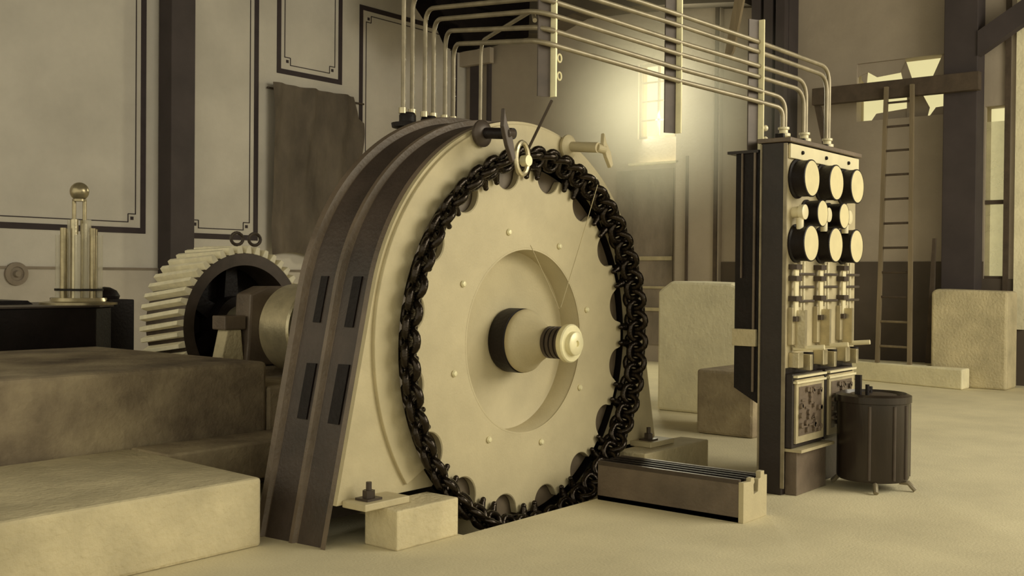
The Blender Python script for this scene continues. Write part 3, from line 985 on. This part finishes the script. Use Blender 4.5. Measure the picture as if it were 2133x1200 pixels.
# knife switches
for i, x in enumerate((7.04, 7.46, 7.88)):
    b = N()
    box(b, x-.03, x+.03, BYF-.06, BYF-.045, 1.20, 1.60)
    sw = obj('knife_switch', b, 'porcelain', sb, bevel=.003)
    for z in (1.58, 1.50, 1.36, 1.22):
        b = N(); box(b, x-.045, x+.045, BYF-.075, BYF-.014, z-.018, z+.018)
        obj('jaw', b, 'dark_steel', sw)
    b = N(); cyl(b, (x+.12, BYF-.03, 1.05), (x+.12, BYF-.03, 1.62), .012, seg=8); cyl(b, (x+.17, BYF-.03, 1.05), (x+.17, BYF-.03, 1.62), .012, seg=8)
    obj('bus_rod', b, 'steel', sb, smooth=True)
    for z in (1.53, 1.44, 1.34):
        b = N(); cyl(b, (x+.04, BYF-.05, z), (x+.30, BYF-.05, z), .01, seg=8)
        obj('cross_link', b, 'dark_steel', sb)
    b = N(); box(b, x-.05, x+.10, BYF-.05, BYF-.014, 1.04, 1.30)
    obj('switch_base', b, 'marble', sb, bevel=.004)
    b = N(); box(b, x+.0, x+.03, BYF-.12, BYF-.05, 1.02, 1.28); box(b, x+.06, x+.08, BYF-.10, BYF-.05, 1.02, 1.28)
    obj('contact_blade', b, 'steel', sb)
    b = N(); cyl(b, (x+.02, BYF-.03, 1.01), (x+.05, BYF-.24, 1.03), .018, seg=10)
    obj('handle', b, 'porcelain', sb, smooth=True)
    b = N(); box(b, x-.03, x+.05, BYF-.09, BYF-.014, .88, .985); box(b, x+.10, x+.14, BYF-.12, BYF-.014, .86, .97)
    obj('contact_block', b, 'steel', sb, bevel=.004)
    b = N(); cyl(b, (x+.2, BYF-.06, .88), (x+.2, BYF-.06, .98), .035, seg=12)
    obj('coil', b, 'black', sb, smooth=True)
# relay box with riveted face
for x0, x1, nm in ((6.96, 7.47, 0), (7.52, 8.03, 1)):
    b = N(); box(b, x0, x1, 3.15, BYF, .33, .84)
    rb_ = obj('relay_box', b, 'cabinet', sb, bevel=.005)
    b = N(); box(b, x0+.03, x1-.01, 3.135, 3.15, .36, .80)
    obj('face_plate', b, 'marble', rb_)
    b = N(); box(b, x0+.01, x1, 3.118, 3.16, .815, .83); box(b, x0+.01, x1, 3.12, 3.15, .775, .79)
    obj('lip', b, 'porcelain', rb_)
    rnd = random.Random(3)
    b = N(); box(b, x0+.07, x0+.45, 3.131, 3.1355, .41, .75)
    for k in range(38):
        x = x0+.08+rnd.random()*.34; z = .42+rnd.random()*.32
        if rnd.random() < .4: box(b, x, x+.03+rnd.random()*.05, 3.12, 3.133, z, z+.012)
        else: lathe(b, (x, 3.133, z), (0, -1, 0), [(0, 0), (.018, 0), (.018, .02), (0, .02)], 10)
    obj('openwork', b, 'housing', rb_)
b = N(); box(b, 7.0, 7.50, 3.13, BYF, 0, .30)
obj('plinth_box', b, 'housing', sb, bevel=.006)
b = N(); box(b, 6.96, 7.53, 3.08, BYF, .305, .325)
obj('plinth_shelf', b, 'marble', sb)
# rear cabinet
rc = thing('rear_cabinet', 'dark narrow cabinet with a bracket attached behind the switchboard', 'cabinet', (7.1, 3.5, 0))
b = N(); prism(b, [(3.42, .62), (3.60, .72), (3.60, 2.38), (3.42, 2.38)], 'x', BXL+.02, 8.1)
obj('body', b, 'black', rc)
b = N(); box(b, BXL, 8.12, 3.42, 3.66, 2.38, 2.40)
obj('top_plate', b, 'cabinet', rc)
b = N(); box(b, BXL-.0, BXL+.014, 3.44, 3.455, .7, 2.38); box(b, BXL, BXL+.014, 3.54, 3.55, 1.5, 2.38)
obj('edge_strip', b, 'housing', rc)
b = N(); box(b, BXL-.02, BXL+.12, 3.42, 3.60, 1.02, 1.14)
obj('bracket', b, 'concrete', rc, bevel=.004)
# bushings on top
for i, x in enumerate((7.225, 7.58, 8.0)):
    q = thing('bushing', ['pale ribbed bushing on the switchboard top, nearest the hangers', 'pale ribbed bushing on the switchboard top, the middle one', 'pale ribbed bushing at the right end of the switchboard top'][i], 'bushing', (x, 3.36, 2.47), 'bushings on the switchboard')
    b = N(); lathe(b, (x, 3.36, 2.47), (0, 0, 1), [(0, 0), (.045, 0), (.045, .02), (.03, .025), (.03, .04), (.048, .045), (.048, .065), (.03, .07), (.03, .09), (.04, .095), (.04, .11), (0, .11)], 24)
    obj('insulator', b, 'porcelain', q, smooth=True)
    b = N(); box(b, x-.075, x-.045, 3.33, 3.39, 2.47, 2.53)
    obj('clamp', b, 'black', q)

# ================================================================== TANK
tk = thing('oil_tank', 'dark round standing tank with low feet in front of the switchboard', 'tank', (7.665, 2.85, 0))
tx, ty, tr = 7.665, 2.85, .250
b = N(); lathe(b, (tx, ty, 0), (0, 0, 1), [(0, .07), (tr-.01, .07), (tr, .09), (tr, .62), (tr+.012, .625), (tr+.012, .67), (tr-.02, .685), (tr-.03, .66), (0, .66)], 64)
obj('shell', b, 'barrel', tk, smooth=True)
for a in (195, 235, 262, 300):
    t = rad(a)
    b = N()
    cx_, cy_ = tx+tr*math.cos(t), ty+tr*math.sin(t)
    lathe(b, (cx_, cy_, .09), (0, 0, 1), [(0, 0), (.012, 0), (.012, .52), (0, .52)], 8)
    obj('seam_strip', b, 'dark_steel', tk)
for a in (205, 275, 345, 90):
    t = rad(a)
    b = N()
    c, s = math.cos(t), math.sin(t)
    p = [Vector((tx+c*r_, ty+s*r_, z)) for r_, z in ((tr-.06, .06), (tr+.0, .06), (tr+.03, .03), (tr+.05, .012))]
    tube(b, p, .018, 8)
    obj('foot', b, 'pipe', tk, smooth=True)
b = N(); cyl(b, (tx-.12, ty, .66), (tx-.12, ty, .75), .014); cyl(b, (tx+.06, ty+.05, .66), (tx+.06, ty+.05, .72), .02); cyl(b, (tx-.12, ty, .70), (tx+.06, ty+.05, .70), .008)
obj('lid_fitting', b, 'black', tk, smooth=True)
b = N(); box(b, tx-.2, tx-.17, ty+.02, ty+.06, .66, .82)
obj('lid_lever', b, 'black', tk)
b = N(); lathe(b, (tx, ty, .662), (0, 0, 1), [(0, 0), (.16, 0), (.16, .012), (0, .014)], 32)
obj('lid', b, 'dark_steel', tk, smooth=True)

# ================================================================== TROUGH
tr_ = thing('rail_trough', 'long dark trough with rails on top and a notched pale end plate', 'trough', (6.15, 3.5, 0))
b = N()
box(b, 6.0, 6.03, 3.06, 4.10, 0, .24); box(b, 6.27, 6.30, 3.06, 4.10, 0, .24); box(b, 6.0, 6.30, 3.06, 4.10, 0, .03)
obj('body', b, 'housing', tr_)
for x in (6.0, 6.075, 6.145, 6.215, 6.275):
    b = N(); box(b, x-.004, x+.022, 3.055, 4.10, .235, .262)
    obj('rail', b, 'black' if 6.05 < x < 6.25 else 'dark_steel', tr_)
b = N()
prism(b, [(5.99, 0), (6.31, 0), (6.31, .26), (6.27, .26), (6.27, .29), (6.22, .29), (6.22, .25), (6.19, .245), (6.185, .17), (6.13, .16), (6.125, .22), (6.14, .235), (6.13, .265), (6.09, .265), (6.085, .245), (5.99, .25)], 'y', 3.02, 3.055)
obj('end_plate', b, 'plate', tr_, bevel=.003)

# ================================================================== ADDED GLARE HAZE AND DAYLIGHT AT THE FAR WINDOW
area('far_window_daylight', (XB-.02, 10.08, 4.65), (10, 5.5, 2.4), 0.75, 1.3, 260, (1.0, 0.93, 0.66))
hz = bpy.data.materials.new('window_glare_volume'); hz.use_nodes = True  # volume added to imitate the glare spreading from the window
nt = hz.node_tree; nt.nodes.clear()
out = nt.nodes.new('ShaderNodeOutputMaterial'); vs_ = nt.nodes.new('ShaderNodeVolumeScatter')
tc = nt.nodes.new('ShaderNodeTexCoord'); ln = nt.nodes.new('ShaderNodeVectorMath'); ln.operation = 'LENGTH'
mr = nt.nodes.new('ShaderNodeMapRange'); mr.interpolation_type = 'SMOOTHERSTEP'
mr.inputs['From Min'].default_value = 1.0; mr.inputs['From Max'].default_value = 0.0
mr.inputs['To Min'].default_value = 0.0; mr.inputs['To Max'].default_value = 0.28
nt.links.new(tc.outputs['Object'], ln.inputs[0]); nt.links.new(ln.outputs['Value'], mr.inputs['Value'])
nt.links.new(mr.outputs[0], vs_.inputs['Density'])
vs_.inputs['Color'].default_value = (1.0, 0.95, 0.75, 1)
vs_.inputs['Anisotropy'].default_value = 0.3
nt.links.new(vs_.outputs[0], out.inputs['Volume'])
M['haze'] = hz
b = N(); bmesh.ops.create_icosphere(b, subdivisions=3, radius=1.0)
ho = obj('window_glare_haze', b, 'haze')
ho.location = (14.4, 8.75, 4.0); ho.scale = (1.9, 2.6, 2.2)
tag(ho, 'added haze volume imitating the glare around the bright far window', 'haze', kind='stuff')
